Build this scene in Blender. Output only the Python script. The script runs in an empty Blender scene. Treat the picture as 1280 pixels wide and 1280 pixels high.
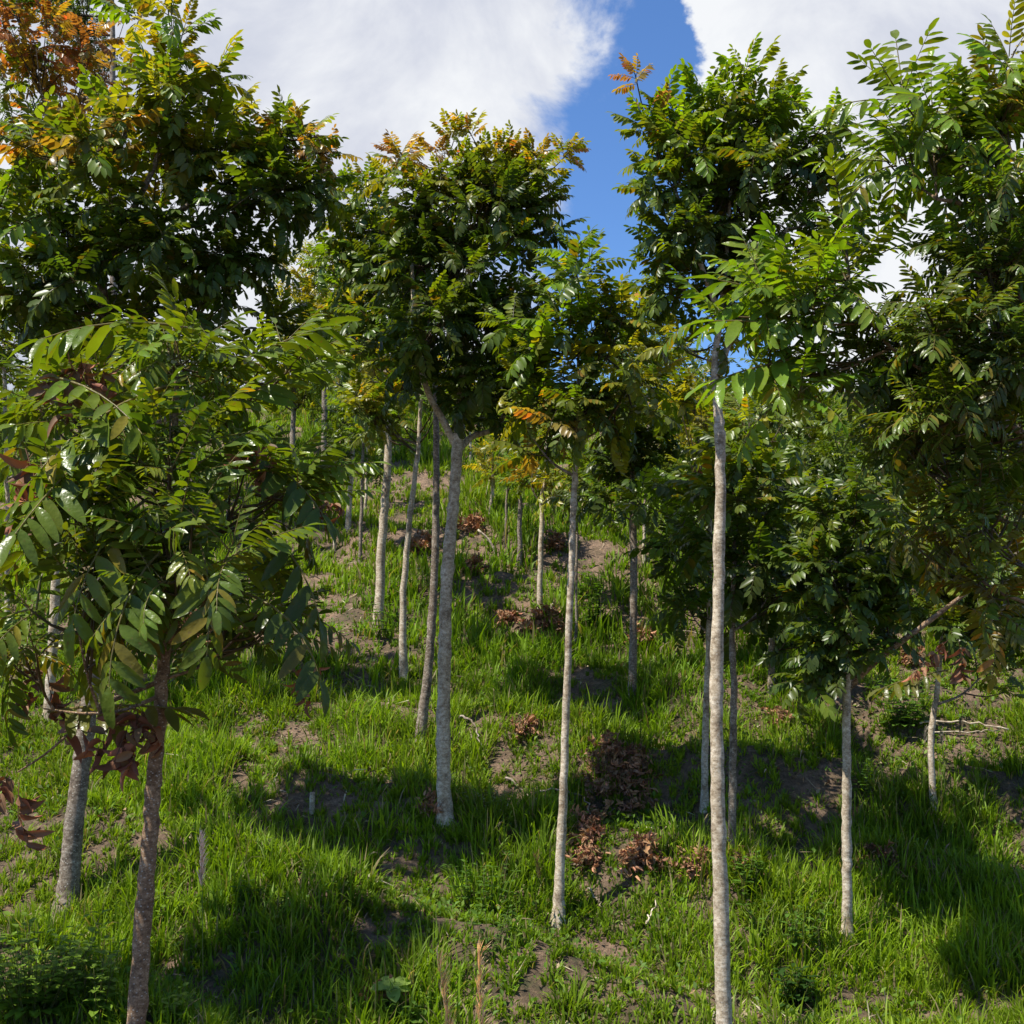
import bpy, math, random
import numpy as np
R = math.radians
rng = np.random.default_rng(7)
random.seed(7)
scn = bpy.context.scene
col = scn.collection
PHI = R(5.0); F = 1545.0            # camera pitch, focal length in photo pixels

# ------------------------------------------------------------------ noise and terrain
def _hash(ix, iy, seed):
    h = (ix * 374761393 + iy * 668265263 + seed * 974634777) & 0xffffffff
    h = ((h ^ (h >> 13)) * 1274126177) & 0xffffffff
    return ((h ^ (h >> 16)) & 0xffff) / 65535.0
def vnoise(x, y, seed=0):
    x = np.asarray(x, float); y = np.asarray(y, float)
    ix = np.floor(x).astype(np.int64); iy = np.floor(y).astype(np.int64)
    fx = x - ix; fy = y - iy
    fx = fx * fx * (3 - 2 * fx); fy = fy * fy * (3 - 2 * fy)
    a = _hash(ix, iy, seed); b = _hash(ix + 1, iy, seed); c = _hash(ix, iy + 1, seed); d = _hash(ix + 1, iy + 1, seed)
    return (a * (1 - fx) + b * fx) * (1 - fy) + (c * (1 - fx) + d * fx) * fy
def fbm(x, y, seed=0, o=4):
    s = 0; a = .5; t = 0
    for k in range(o):
        s = s + a * vnoise(x * 2 ** k, y * 2 ** k, seed + k); t += a; a *= .5
    return s / t
def sstep(a, b, x):
    t = np.clip((x - a) / (b - a), 0, 1); return t * t * (3 - 2 * t)
CREST = 27.0
def H(x, y):
    x = np.asarray(x, float); y = np.asarray(y, float)
    h = -4.85 + 0.36 * np.minimum(y, CREST)
    h = h - 0.12 * np.maximum(y - CREST, 0) * sstep(CREST, CREST + 8, y) * (y < 150) - (y >= 150) * 0.12 * (150 - CREST)
    # softened crest, level gully floor and the bank the photographer stands on
    low = -3.7
    h = np.where(y < 6, np.maximum(h, low + .45 * np.log1p(np.exp((h - low) / .45)) ), h)
    h = h + 2.1 * np.exp(-(((y + 0.6) / 1.5) ** 2)) * (y < 4)
    far = np.clip((np.hypot(x, y - 10) - 40) / 60, 0, 1)
    s = y + 0.38 * x
    ph = s / 1.55 + 1.3 * fbm(x * .18 + 3, y * .18, 5, 3)
    fr = ph - np.floor(ph)
    ter = np.where(fr < .7, fr / .7, (1 - fr) / .3) - .5
    amp = .34 * fbm(x * .3, y * .3, 31, 2) * sstep(4, 6, y)
    h = h + (ter * amp * 1.8 + .32 * (fbm(x * .35, y * .35, 9, 3) - .5) + .22 * (fbm(x * 1.7, y * 1.7, 14, 3) - .5)) * (1 - far)
    h = h + far * 5 * (fbm(x * .02, y * .02, 77, 3) - .5)
    return h
def BARE(x, y):
    s = y + 0.38 * x
    c = x - 0.38 * y
    n = fbm(s * 1.7 + 11, c * .75 + 14, 41, 4)
    ph = s / 1.55 + 1.3 * fbm(x * .18 + 3, y * .18, 5, 3)
    fr = ph - np.floor(ph)
    ris = np.exp(-((fr - .85) / .16) ** 2)
    n2 = fbm(x * 2.1, y * 2.1, 57, 3)
    return np.clip(sstep(.575, .665, n * .72 + .28 * n2 + .10 * ris - .12 * sstep(10, 15, y)), 0, 1)
def ray(px, py):
    u = (px - 640) / F; v = (640 - py) / F
    return np.array([u, math.cos(PHI) - v * math.sin(PHI), math.sin(PHI) + v * math.cos(PHI)])
def at(px, py, D):
    d = ray(px, py); return d * (D / d[1])
def ground(px, py):
    d = ray(px, py); ys = np.arange(3.5, 60, .02)
    P = d[None, :] * (ys / d[1])[:, None]
    hit = np.where(P[:, 2] <= H(P[:, 0], P[:, 1]))[0]
    i = hit[0] if len(hit) else len(ys) - 1
    return P[i]

# ------------------------------------------------------------------ materials
def mat(name):
    m = bpy.data.materials.new(name); m.use_nodes = True
    nt = m.node_tree; nt.nodes.clear()
    return m, nt, (lambda t, **k: _n(nt, t, **k))
def _n(nt, t, **k):
    n = nt.nodes.new(t)
    for a, b in k.items():
        if a in n.inputs.keys(): n.inputs[a].default_value = b
        else: setattr(n, a, b)
    return n
def ramp(n, stops):
    e = n.color_ramp.elements
    while len(e) > 1: e.remove(e[0])
    e[0].position = stops[0][0]; e[0].color = (*stops[0][1], 1)
    for p, c in stops[1:]:
        x = e.new(p); x.color = (*c, 1)
def leaf_mat(name, rough=.38, trans=.42, spec=.5, bump=.0, tint=(1.35, 1.25, .45), vary=3.0, under=.18, spots=0):
    m, nt, N = mat(name); L = nt.links.new
    at_ = N('ShaderNodeAttribute', attribute_name='Col')
    geo = N('ShaderNodeNewGeometry')
    no = N('ShaderNodeTexNoise'); no.inputs['Scale'].default_value = vary; no.inputs['Detail'].default_value = 5
    tc = N('ShaderNodeTexCoord'); L(tc.outputs['Object'], no.inputs['Vector'])
    mr = N('ShaderNodeMapRange'); L(no.outputs['Fac'], mr.inputs['Value'])
    mr.inputs['From Min'].default_value = .3; mr.inputs['From Max'].default_value = .7; mr.inputs['To Min'].default_value = .78; mr.inputs['To Max'].default_value = 1.2
    mul = N('ShaderNodeMixRGB', blend_type='MULTIPLY'); mul.inputs['Fac'].default_value = 1
    L(at_.outputs['Color'], mul.inputs['Color1']); L(mr.outputs['Result'], mul.inputs['Color2'])
    if spots:
        ns = N('ShaderNodeTexNoise'); ns.inputs['Scale'].default_value = 55; ns.inputs['Detail'].default_value = 3; L(tc.outputs['Object'], ns.inputs['Vector'])
        rs = N('ShaderNodeValToRGB'); ramp(rs, [(.64, (0, 0, 0)), (.70, (1, 1, 1))]); L(ns.outputs['Fac'], rs.inputs['Fac'])
        sm = N('ShaderNodeMixRGB'); sf = N('ShaderNodeMath', operation='MULTIPLY'); sf.inputs[1].default_value = spots; L(rs.outputs[0], sf.inputs[0]); L(sf.outputs[0], sm.inputs['Fac'])
        L(mul.outputs['Color'], sm.inputs['Color1']); sm.inputs['Color2'].default_value = (.17, .10, .03, 1); mul = sm; pass
    # paler leaf underside
    bk = N('ShaderNodeMixRGB', blend_type='MIX'); L(geo.outputs['Backfacing'], bk.inputs['Fac'])
    pal = N('ShaderNodeMixRGB', blend_type='MIX'); pal.inputs['Fac'].default_value = under; pal.inputs['Color2'].default_value = (.16, .2, .08, 1)
    L(mul.outputs['Color'], pal.inputs['Color1']); L(mul.outputs['Color'], bk.inputs['Color1']); L(pal.outputs['Color'], bk.inputs['Color2'])
    p = N('ShaderNodeBsdfPrincipled'); L(bk.outputs['Color'], p.inputs['Base Color'])
    p.inputs['Roughness'].default_value = rough; p.inputs['Specular IOR Level'].default_value = spec
    t = N('ShaderNodeBsdfTranslucent')
    tm = N('ShaderNodeMixRGB', blend_type='MULTIPLY'); tm.inputs['Fac'].default_value = 1; tm.inputs['Color2'].default_value = (*tint, 1)
    L(mul.outputs['Color'], tm.inputs['Color1']); L(tm.outputs['Color'], t.inputs['Color'])
    if bump:
        b = N('ShaderNodeBump'); b.inputs['Strength'].default_value = bump; b.inputs['Distance'].default_value = .01
        n2 = N('ShaderNodeTexNoise'); n2.inputs['Scale'].default_value = 38; n2.inputs['Detail'].default_value = 2; L(tc.outputs['Object'], n2.inputs['Vector'])
        L(n2.outputs['Fac'], b.inputs['Height']); L(b.outputs['Normal'], p.inputs['Normal'])
    mx = N('ShaderNodeMixShader'); mx.inputs['Fac'].default_value = trans
    L(p.outputs[0], mx.inputs[1]); L(t.outputs[0], mx.inputs[2])
    o = N('ShaderNodeOutputMaterial'); L(mx.outputs[0], o.inputs['Surface'])
    return m
def bark_mat(name, c1, c2, c3, scale=1.0):
    m, nt, N = mat(name); L = nt.links.new
    tc = N('ShaderNodeTexCoord')
    mp = N('ShaderNodeMapping'); mp.inputs['Scale'].default_value = (scale, scale, 1.5 * scale); L(tc.outputs['Object'], mp.inputs['Vector'])
    n1 = N('ShaderNodeTexNoise'); n1.inputs['Scale'].default_value = 34; n1.inputs['Detail'].default_value = 8; n1.inputs['Roughness'].default_value = .82; L(mp.outputs[0], n1.inputs['Vector'])
    n2 = N('ShaderNodeTexNoise'); n2.inputs['Scale'].default_value = 9; n2.inputs['Detail'].default_value = 6; n2.inputs['Roughness'].default_value = .7; L(tc.outputs['Object'], n2.inputs['Vector'])
    r1 = N('ShaderNodeValToRGB'); ramp(r1, [(.38, c1), (.5, c2), (.60, c3)]); L(n1.outputs['Fac'], r1.inputs['Fac'])
    r2 = N('ShaderNodeValToRGB'); ramp(r2, [(.36, (.48, .42, .35)), (.48, (.85, .82, .76)), (.62, (1.1, 1.1, 1.08))]); L(n2.outputs['Fac'], r2.inputs['Fac'])
    mu = N('ShaderNodeMixRGB', blend_type='MULTIPLY'); mu.inputs['Fac'].default_value = 1; L(r1.outputs[0], mu.inputs['Color1']); L(r2.outputs[0], mu.inputs['Color2'])
    # lichen flecks and lenticels
    vo = N('ShaderNodeTexVoronoi'); vo.inputs['Scale'].default_value = 42; L(mp.outputs[0], vo.inputs['Vector'])
    r3 = N('ShaderNodeValToRGB'); ramp(r3, [(.10, (1, 1, 1)), (.26, (0, 0, 0))]); L(vo.outputs['Distance'], r3.inputs['Fac'])
    mf = N('ShaderNodeMath', operation='MULTIPLY'); L(r3.outputs[0], mf.inputs[0]); mf.inputs[1].default_value = .8
    ml = N('ShaderNodeMixRGB'); L(mf.outputs[0], ml.inputs['Fac']); L(mu.outputs[0], ml.inputs['Color1']); ml.inputs['Color2'].default_value = (.52, .49, .41, 1)
    p = N('ShaderNodeBsdfPrincipled'); p.inputs['Roughness'].default_value = .85; L(ml.outputs[0], p.inputs['Base Color'])
    b = N('ShaderNodeBump'); b.inputs['Strength'].default_value = .7; b.inputs['Distance'].default_value = .006; L(n1.outputs['Fac'], b.inputs['Height']); L(b.outputs[0], p.inputs['Normal'])
    o = N('ShaderNodeOutputMaterial'); L(p.outputs[0], o.inputs['Surface'])
    return m
def soil_mat():
    m, nt, N = mat('soil_and_thatch'); L = nt.links.new
    tc = N('ShaderNodeTexCoord')
    n1 = N('ShaderNodeTexNoise'); n1.inputs['Scale'].default_value = 3.2; n1.inputs['Detail'].default_value = 9; n1.inputs['Roughness'].default_value = .7; L(tc.outputs['Object'], n1.inputs['Vector'])
    n2 = N('ShaderNodeTexNoise'); n2.inputs['Scale'].default_value = 30; n2.inputs['Detail'].default_value = 9; n2.inputs['Roughness'].default_value = .85; L(tc.outputs['Object'], n2.inputs['Vector'])
    r1 = N('ShaderNodeValToRGB'); ramp(r1, [(.3, (.06, .08, .018)), (.45, (.15, .105, .06)), (.6, (.28, .19, .125)), (.75, (.40, .25, .15))]); L(n1.outputs['Fac'], r1.inputs['Fac'])
    r2 = N('ShaderNodeValToRGB'); ramp(r2, [(.35, (.25, .22, .2)), (.55, (.9, .88, .85)), (.7, (1.7, 1.6, 1.5))]); L(n2.outputs['Fac'], r2.inputs['Fac'])
    mu = N('ShaderNodeMixRGB', blend_type='MULTIPLY'); mu.inputs['Fac'].default_value = 1; L(r1.outputs[0], mu.inputs['Color1']); L(r2.outputs[0], mu.inputs['Color2'])
    p = N('ShaderNodeBsdfPrincipled'); p.inputs['Roughness'].default_value = .95; L(mu.outputs[0], p.inputs['Base Color'])
    b = N('ShaderNodeBump'); b.inputs['Strength'].default_value = 1; b.inputs['Distance'].default_value = .03; L(n2.outputs['Fac'], b.inputs['Height']); L(b.outputs[0], p.inputs['Normal'])
    o = N('ShaderNodeOutputMaterial'); L(p.outputs[0], o.inputs['Surface'])
    return m
M_LEAF = leaf_mat('glossy_leaf', .34, .50, .36, tint=(1.45, 1.3, .4))
M_LEAFN = leaf_mat('glossy_leaf_near', .30, .44, .27, bump=.4, vary=9, spots=.7, tint=(1.45, 1.3, .4))
M_GRASS = leaf_mat('grass_blades', .5, .45, .2, tint=(1.35, 1.35, .4), vary=1.2, under=.03)
M_DEAD = leaf_mat('dry_leaf', .6, .15, .25, tint=(1.2, .8, .5), vary=12)
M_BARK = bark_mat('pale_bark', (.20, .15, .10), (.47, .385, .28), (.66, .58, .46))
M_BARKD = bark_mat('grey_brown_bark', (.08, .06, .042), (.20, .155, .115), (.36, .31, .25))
M_BARKB = bark_mat('brown_bark', (.09, .052, .028), (.23, .14, .075), (.38, .27, .17), 1.5)
M_TWIG = bark_mat('twig_bark', (.05, .035, .02), (.10, .075, .045), (.2, .16, .1), 2)

# ------------------------------------------------------------------ mesh buffers
class Buf:
    def __init__(s): s.v = []; s.li = []; s.lt = []; s.c = []; s.n = 0
    def add(s, v, li, lt, c):
        s.v.append(np.asarray(v, np.float32)); s.li.append(np.asarray(li, np.int64) + s.n); s.lt.append(np.asarray(lt, np.int64))
        c = np.asarray(c, np.float32)
        if c.ndim == 1: c = np.tile(c, (len(v), 1))
        s.c.append(c); s.n += len(v)
    def build(s, name, m, parent=None, origin=(0, 0, 0), smooth=True):
        me = bpy.data.meshes.new(name)
        if s.n:
            v = np.concatenate(s.v) - np.asarray(origin, np.float32); li = np.concatenate(s.li); lt = np.concatenate(s.lt); c = np.concatenate(s.c)
            me.vertices.add(len(v)); me.vertices.foreach_set('co', v.ravel())
            me.loops.add(len(li)); me.loops.foreach_set('vertex_index', li.astype(np.int32))
            ls = np.concatenate([[0], np.cumsum(lt)[:-1]]).astype(np.int32)
            me.polygons.add(len(lt)); me.polygons.foreach_set('loop_start', ls); me.polygons.foreach_set('loop_total', lt.astype(np.int32))
            a = me.color_attributes.new('Col', 'FLOAT_COLOR', 'POINT')
            a.data.foreach_set('color', np.concatenate([c, np.ones((len(c), 1), np.float32)], 1).ravel())
            me.update(calc_edges=True)
            me.polygons.foreach_set('use_smooth', np.full(len(lt), smooth))
        me.materials.append(m)
        o = bpy.data.objects.new(name, me); col.objects.link(o)
        if parent is not None: o.parent = parent
        return o
def tube(buf, pts, rad, sides=8, colr=(.2, .15, .1), cap=True, wob=0.0):
    pts = np.asarray(pts, float); rad = np.asarray(rad, float); n = len(pts)
    T = np.gradient(pts, axis=0); T /= np.linalg.norm(T, axis=1)[:, None] + 1e-9
    ref = np.array([0, 1, 0.]) if abs(T[:, 2]).mean() > .6 else np.array([0, 0, 1.])
    A = np.cross(T, ref); A /= np.linalg.norm(A, axis=1)[:, None] + 1e-9; B = np.cross(T, A)
    th = np.linspace(0, 2 * math.pi, sides, endpoint=False)
    r = rad[:, None] * (1 + (wob * (rng.random((n, sides)) - .5) if wob else 0))
    V = pts[:, None, :] + r[:, :, None] * (A[:, None, :] * np.cos(th)[None, :, None] + B[:, None, :] * np.sin(th)[None, :, None])
    V = V.reshape(-1, 3)
    i = np.arange(n - 1)[:, None] * sides; j = np.arange(sides)[None, :]; k = (j + 1) % sides
    q = np.stack([i + j, i + k, i + sides + k, i + sides + j], -1).reshape(-1)
    lt = [4] * ((n - 1) * sides); q = list(q)
    if cap:
        q += list(range((n - 1) * sides, n * sides)); lt.append(sides)
    buf.add(V, q, lt, colr)
def smooth_path(pts, n):
    pts = np.asarray(pts, float)
    if len(pts) == 2: return pts[0] + (pts[1] - pts[0]) * np.linspace(0, 1, n)[:, None]
    P = np.vstack([2 * pts[0] - pts[1], pts, 2 * pts[-1] - pts[-2]]); m = len(pts) - 1; out = []
    for t in np.linspace(0, m - 1e-6, n):
        i = int(t); f = t - i; a, b, c, d = P[i], P[i + 1], P[i + 2], P[i + 3]
        out.append(.5 * ((2 * b) + (c - a) * f + (2 * a - 5 * b + 4 * c - d) * f * f + (3 * b - a - 3 * c + d) * f ** 3))
    return np.array(out)

def unit(v): return v / (np.linalg.norm(v, axis=-1, keepdims=True) + 1e-9)
# ------------------------------------------------------------------ compound leaf templates (unit length, x forward, z up)
def leaflet(lod, o, d, nrm, L, W, r, fold=.3, curl=.2):
    w = np.cross(nrm, d); w /= np.linalg.norm(w); nn = np.cross(d, w)
    if lod == 0: S = [0, .06, .2, .38, .56, .74, .89, 1]; Wd = [0, .35, .82, 1, .98, .84, .5, 0]
    elif lod == 1: S = [0, .3, .72, 1]; Wd = [0, .95, .9, 0]
    else: S = [0, .5, 1]; Wd = [0, 1, 0]
    V = []; ph = r.random() * 6
    for s, ww in zip(S, Wd):
        c = o + d * L * s - nn * L * curl * s * s
        wave = .10 * math.sin(ph + s * 11) * W if lod == 0 else 0
        if ww == 0: V.append(c)
        else:
            V += [c - w * W * ww + nn * (W * ww * fold + wave), c, c + w * W * ww + nn * (W * ww * fold - wave)]
    k = len(S); li = []; lt = []
    if lod == 2:
        # V: 0, 1,2,3, 4
        li = [0, 1, 4, 2 + 0, 0, 2, 4, 3]; lt = [4, 4]
        li = [0, 2, 4, 1, 0, 3, 4, 2]
        return np.array(V), li, lt
    li += [0, 2, 1, 0, 3, 2]; lt += [3, 3]
    for a in range(k - 3):
        b = 1 + a * 3
        li += [b, b + 1, b + 4, b + 3, b + 1, b + 2, b + 5, b + 4]; lt += [4, 4]
    b = 1 + (k - 3) * 3
    li += [b, b + 1, b + 3, b + 1, b + 2, b + 3]; lt += [3, 3]
    return np.array(V), li, lt
def leaf_template(seed, lod, bend, pairs=8, lw=.30, hang=.35):
    r = random.Random(seed); buf = Buf()
    def P(t):
        n = 12; x = z = 0
        for i in range(n):
            a = -bend * ((i + .5) / n) * t * 1.0; x += math.cos(a) * t / n; z += math.sin(a) * t / n
        return np.array([x, 0, z])
    def T(t): a = -bend * t; return np.array([math.cos(a), 0, math.sin(a)]), np.array([-math.sin(a), 0, math.cos(a)])
    t0 = .2
    for i in range(pairs):
        t = t0 + (1 - t0) * i / (pairs - .5)
        prof = .72 + .38 * math.sin(math.pi * min(1, (i + .8) / (pairs + .5)))
        for sd in (1, -1):
            if r.random() < .04: continue
            tt = t + r.uniform(-.012, .012); tan, nrm = T(tt); o = P(tt)
            al = R(r.uniform(52, 70)) - i / pairs * R(18)
            d = tan * math.cos(al) + np.array([0, sd, 0]) * math.sin(al)
            dr = hang * r.uniform(.5, 1.4)
            d = d - nrm * math.tan(dr) * .8 + np.array([0, 0, -1]) * .12; d /= np.linalg.norm(d)
            tw = r.uniform(-.45, .45); nr = nrm + tan * tw * .8 + np.array([0, sd, 0]) * .25
            nr = nr - d * nr.dot(d); nr /= np.linalg.norm(nr)
            L = lw * prof * r.uniform(.78, 1.12); L = L * (1.04 if lod == 0 else 1); W = L * (r.uniform(.125, .15) if lod == 0 else r.uniform(.19, .235))
            v, li, lt = leaflet(lod, o, d, nr, L, W, r, fold=r.uniform(.15, .5), curl=r.uniform(.05, .3))
            b = r.uniform(.82, 1.2)
            old = r.random() < .035; cc = np.tile(np.array([b * r.uniform(.9, 1.15), b, b]) * (np.array([2.1, 1.1, 1.5]) if old else 1), (len(v), 1))
            buf.add(v, li, lt, cc)
    tan, nrm = T(1); v, li, lt = leaflet(lod, P(1), tan, nrm, lw * .85, lw * .16, r); buf.add(v, li, lt, np.ones((len(v), 3)))
    vl = np.concatenate(buf.v); nl = len(vl)
    if lod < 2:
        n = 7; tube(buf, [P(i / (n - 1)) for i in range(n)], np.linspace(.011, .004, n) * (1 if lod == 0 else 1.2), 4 if lod == 0 else 3, (-1, -1, -1), cap=False)
    return np.concatenate(buf.v), np.concatenate(buf.li), np.concatenate(buf.lt), np.concatenate(buf.c)
def dead_template(seed, lod, bend):
    # withered leaf: narrow, strongly curled leaflets hanging every way
    r = random.Random(seed); buf = Buf(); pairs = 7
    for i in range(pairs):
        t = .2 + .8 * i / (pairs - .5); a = -bend * t * .6
        o = np.array([t * math.cos(a * .5), 0, t * math.sin(a * .5)])
        for sd in (1, -1):
            if r.random() < .12: continue
            d = unit(np.array([r.uniform(-.2, .9), sd * r.uniform(.2, 1), r.uniform(-1.3, .1)])); nr = np.array([r.uniform(-1, 1), r.uniform(-1, 1), r.uniform(-.3, 1)])
            nr = nr - d * nr.dot(d); nr /= np.linalg.norm(nr); Ln = .34 * r.uniform(.7, 1.15)
            v, li, lt = leaflet(lod, o, d, nr, Ln, Ln * r.uniform(.16, .25), r, fold=r.uniform(.5, 1.5), curl=r.uniform(.3, .9))
            b = r.uniform(.55, 1.4); buf.add(v, li, lt, np.tile([b, b * r.uniform(.85, 1.05), b * r.uniform(.8, 1.1)], (len(v), 1)))
    tube(buf, [(i / 5 * .98, 0, -bend * .12 * (i / 5) ** 2) for i in range(6)], np.linspace(.010, .004, 6), 3, (-1, -1, -1), cap=False)
    return np.concatenate(buf.v), np.concatenate(buf.li), np.concatenate(buf.lt), np.concatenate(buf.c)
TPL = {}
BENDS = [.25, .6, 1.0, 1.5]
for lod in (0, 1, 2):
    TPL[lod] = [leaf_template(10 * lod + 3 * i + k, lod, b, pairs=(7, 6, 8)[k], hang=(.3, .5, .4)[k]) for i, b in enumerate(BENDS) for k in range(3)]
TPL[3] = [dead_template(90 + 3 * i + k, 1, b) for i, b in enumerate(BENDS) for k in range(3)]
TPL[4] = [dead_template(70 + 3 * i + k, 0, b) for i, b in enumerate(BENDS) for k in range(3)]
PAL = {
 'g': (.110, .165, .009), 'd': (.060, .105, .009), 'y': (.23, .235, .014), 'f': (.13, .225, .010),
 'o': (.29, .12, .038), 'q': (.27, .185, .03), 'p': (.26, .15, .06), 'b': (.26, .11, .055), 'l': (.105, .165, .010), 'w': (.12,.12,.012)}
RACH = np.array([.22, .19, .07])
def put_leaves(buf, O, FW, Ls, lod, bendidx, cols, roll=.4, rach=RACH):
    """O origins, FW unit forward dirs, Ls lengths, bendidx 0..3 floats."""
    n = len(O)
    up = np.array([0, 0, 1.])
    S = np.cross(up, FW); bad = np.linalg.norm(S, axis=1) < .15
    S[bad] = rng.normal(size=(bad.sum(), 3)) if bad.any() else S[bad]
    S -= FW * (S * FW).sum(1)[:, None]; S /= np.linalg.norm(S, axis=1)[:, None]
    Nn = np.cross(FW, S)
    a = rng.normal(0, roll, n); S2 = S * np.cos(a)[:, None] + Nn * np.sin(a)[:, None]; N2 = np.cross(FW, S2)
    k = np.clip(np.round(bendidx + rng.normal(0, .5, n)), 0, 3).astype(int) * 3 + rng.integers(0, 3, n)
    for kk in np.unique(k):
        m = k == kk; v, li, lt, c = TPL[lod][kk]
        M = np.stack([FW[m], S2[m], N2[m]], -1)            # columns
        W = O[m][:, None, :] + Ls[m][:, None, None] * np.einsum('nij,vj->nvi', M, v)
        q = m.sum(); nv = len(v)
        LI = (li[None, :] + (np.arange(q) * nv)[:, None]).ravel()
        C = np.where(c[None, :, :1] < 0, rach, c[None] * cols[m][:, None, :])
        buf.add(W.reshape(-1, 3), LI, np.tile(lt, q), C.reshape(-1, 3))

# ------------------------------------------------------------------ trees
def tag(o, label, cat, group=None, kind=None):
    if label: o['label'] = label
    if cat: o['category'] = cat
    if group: o['group'] = group
    if kind: o['kind'] = kind
def empty(name, loc):
    o = bpy.data.objects.new(name, None); col.objects.link(o); o.location = loc; o.empty_display_size = .3; return o

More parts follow.
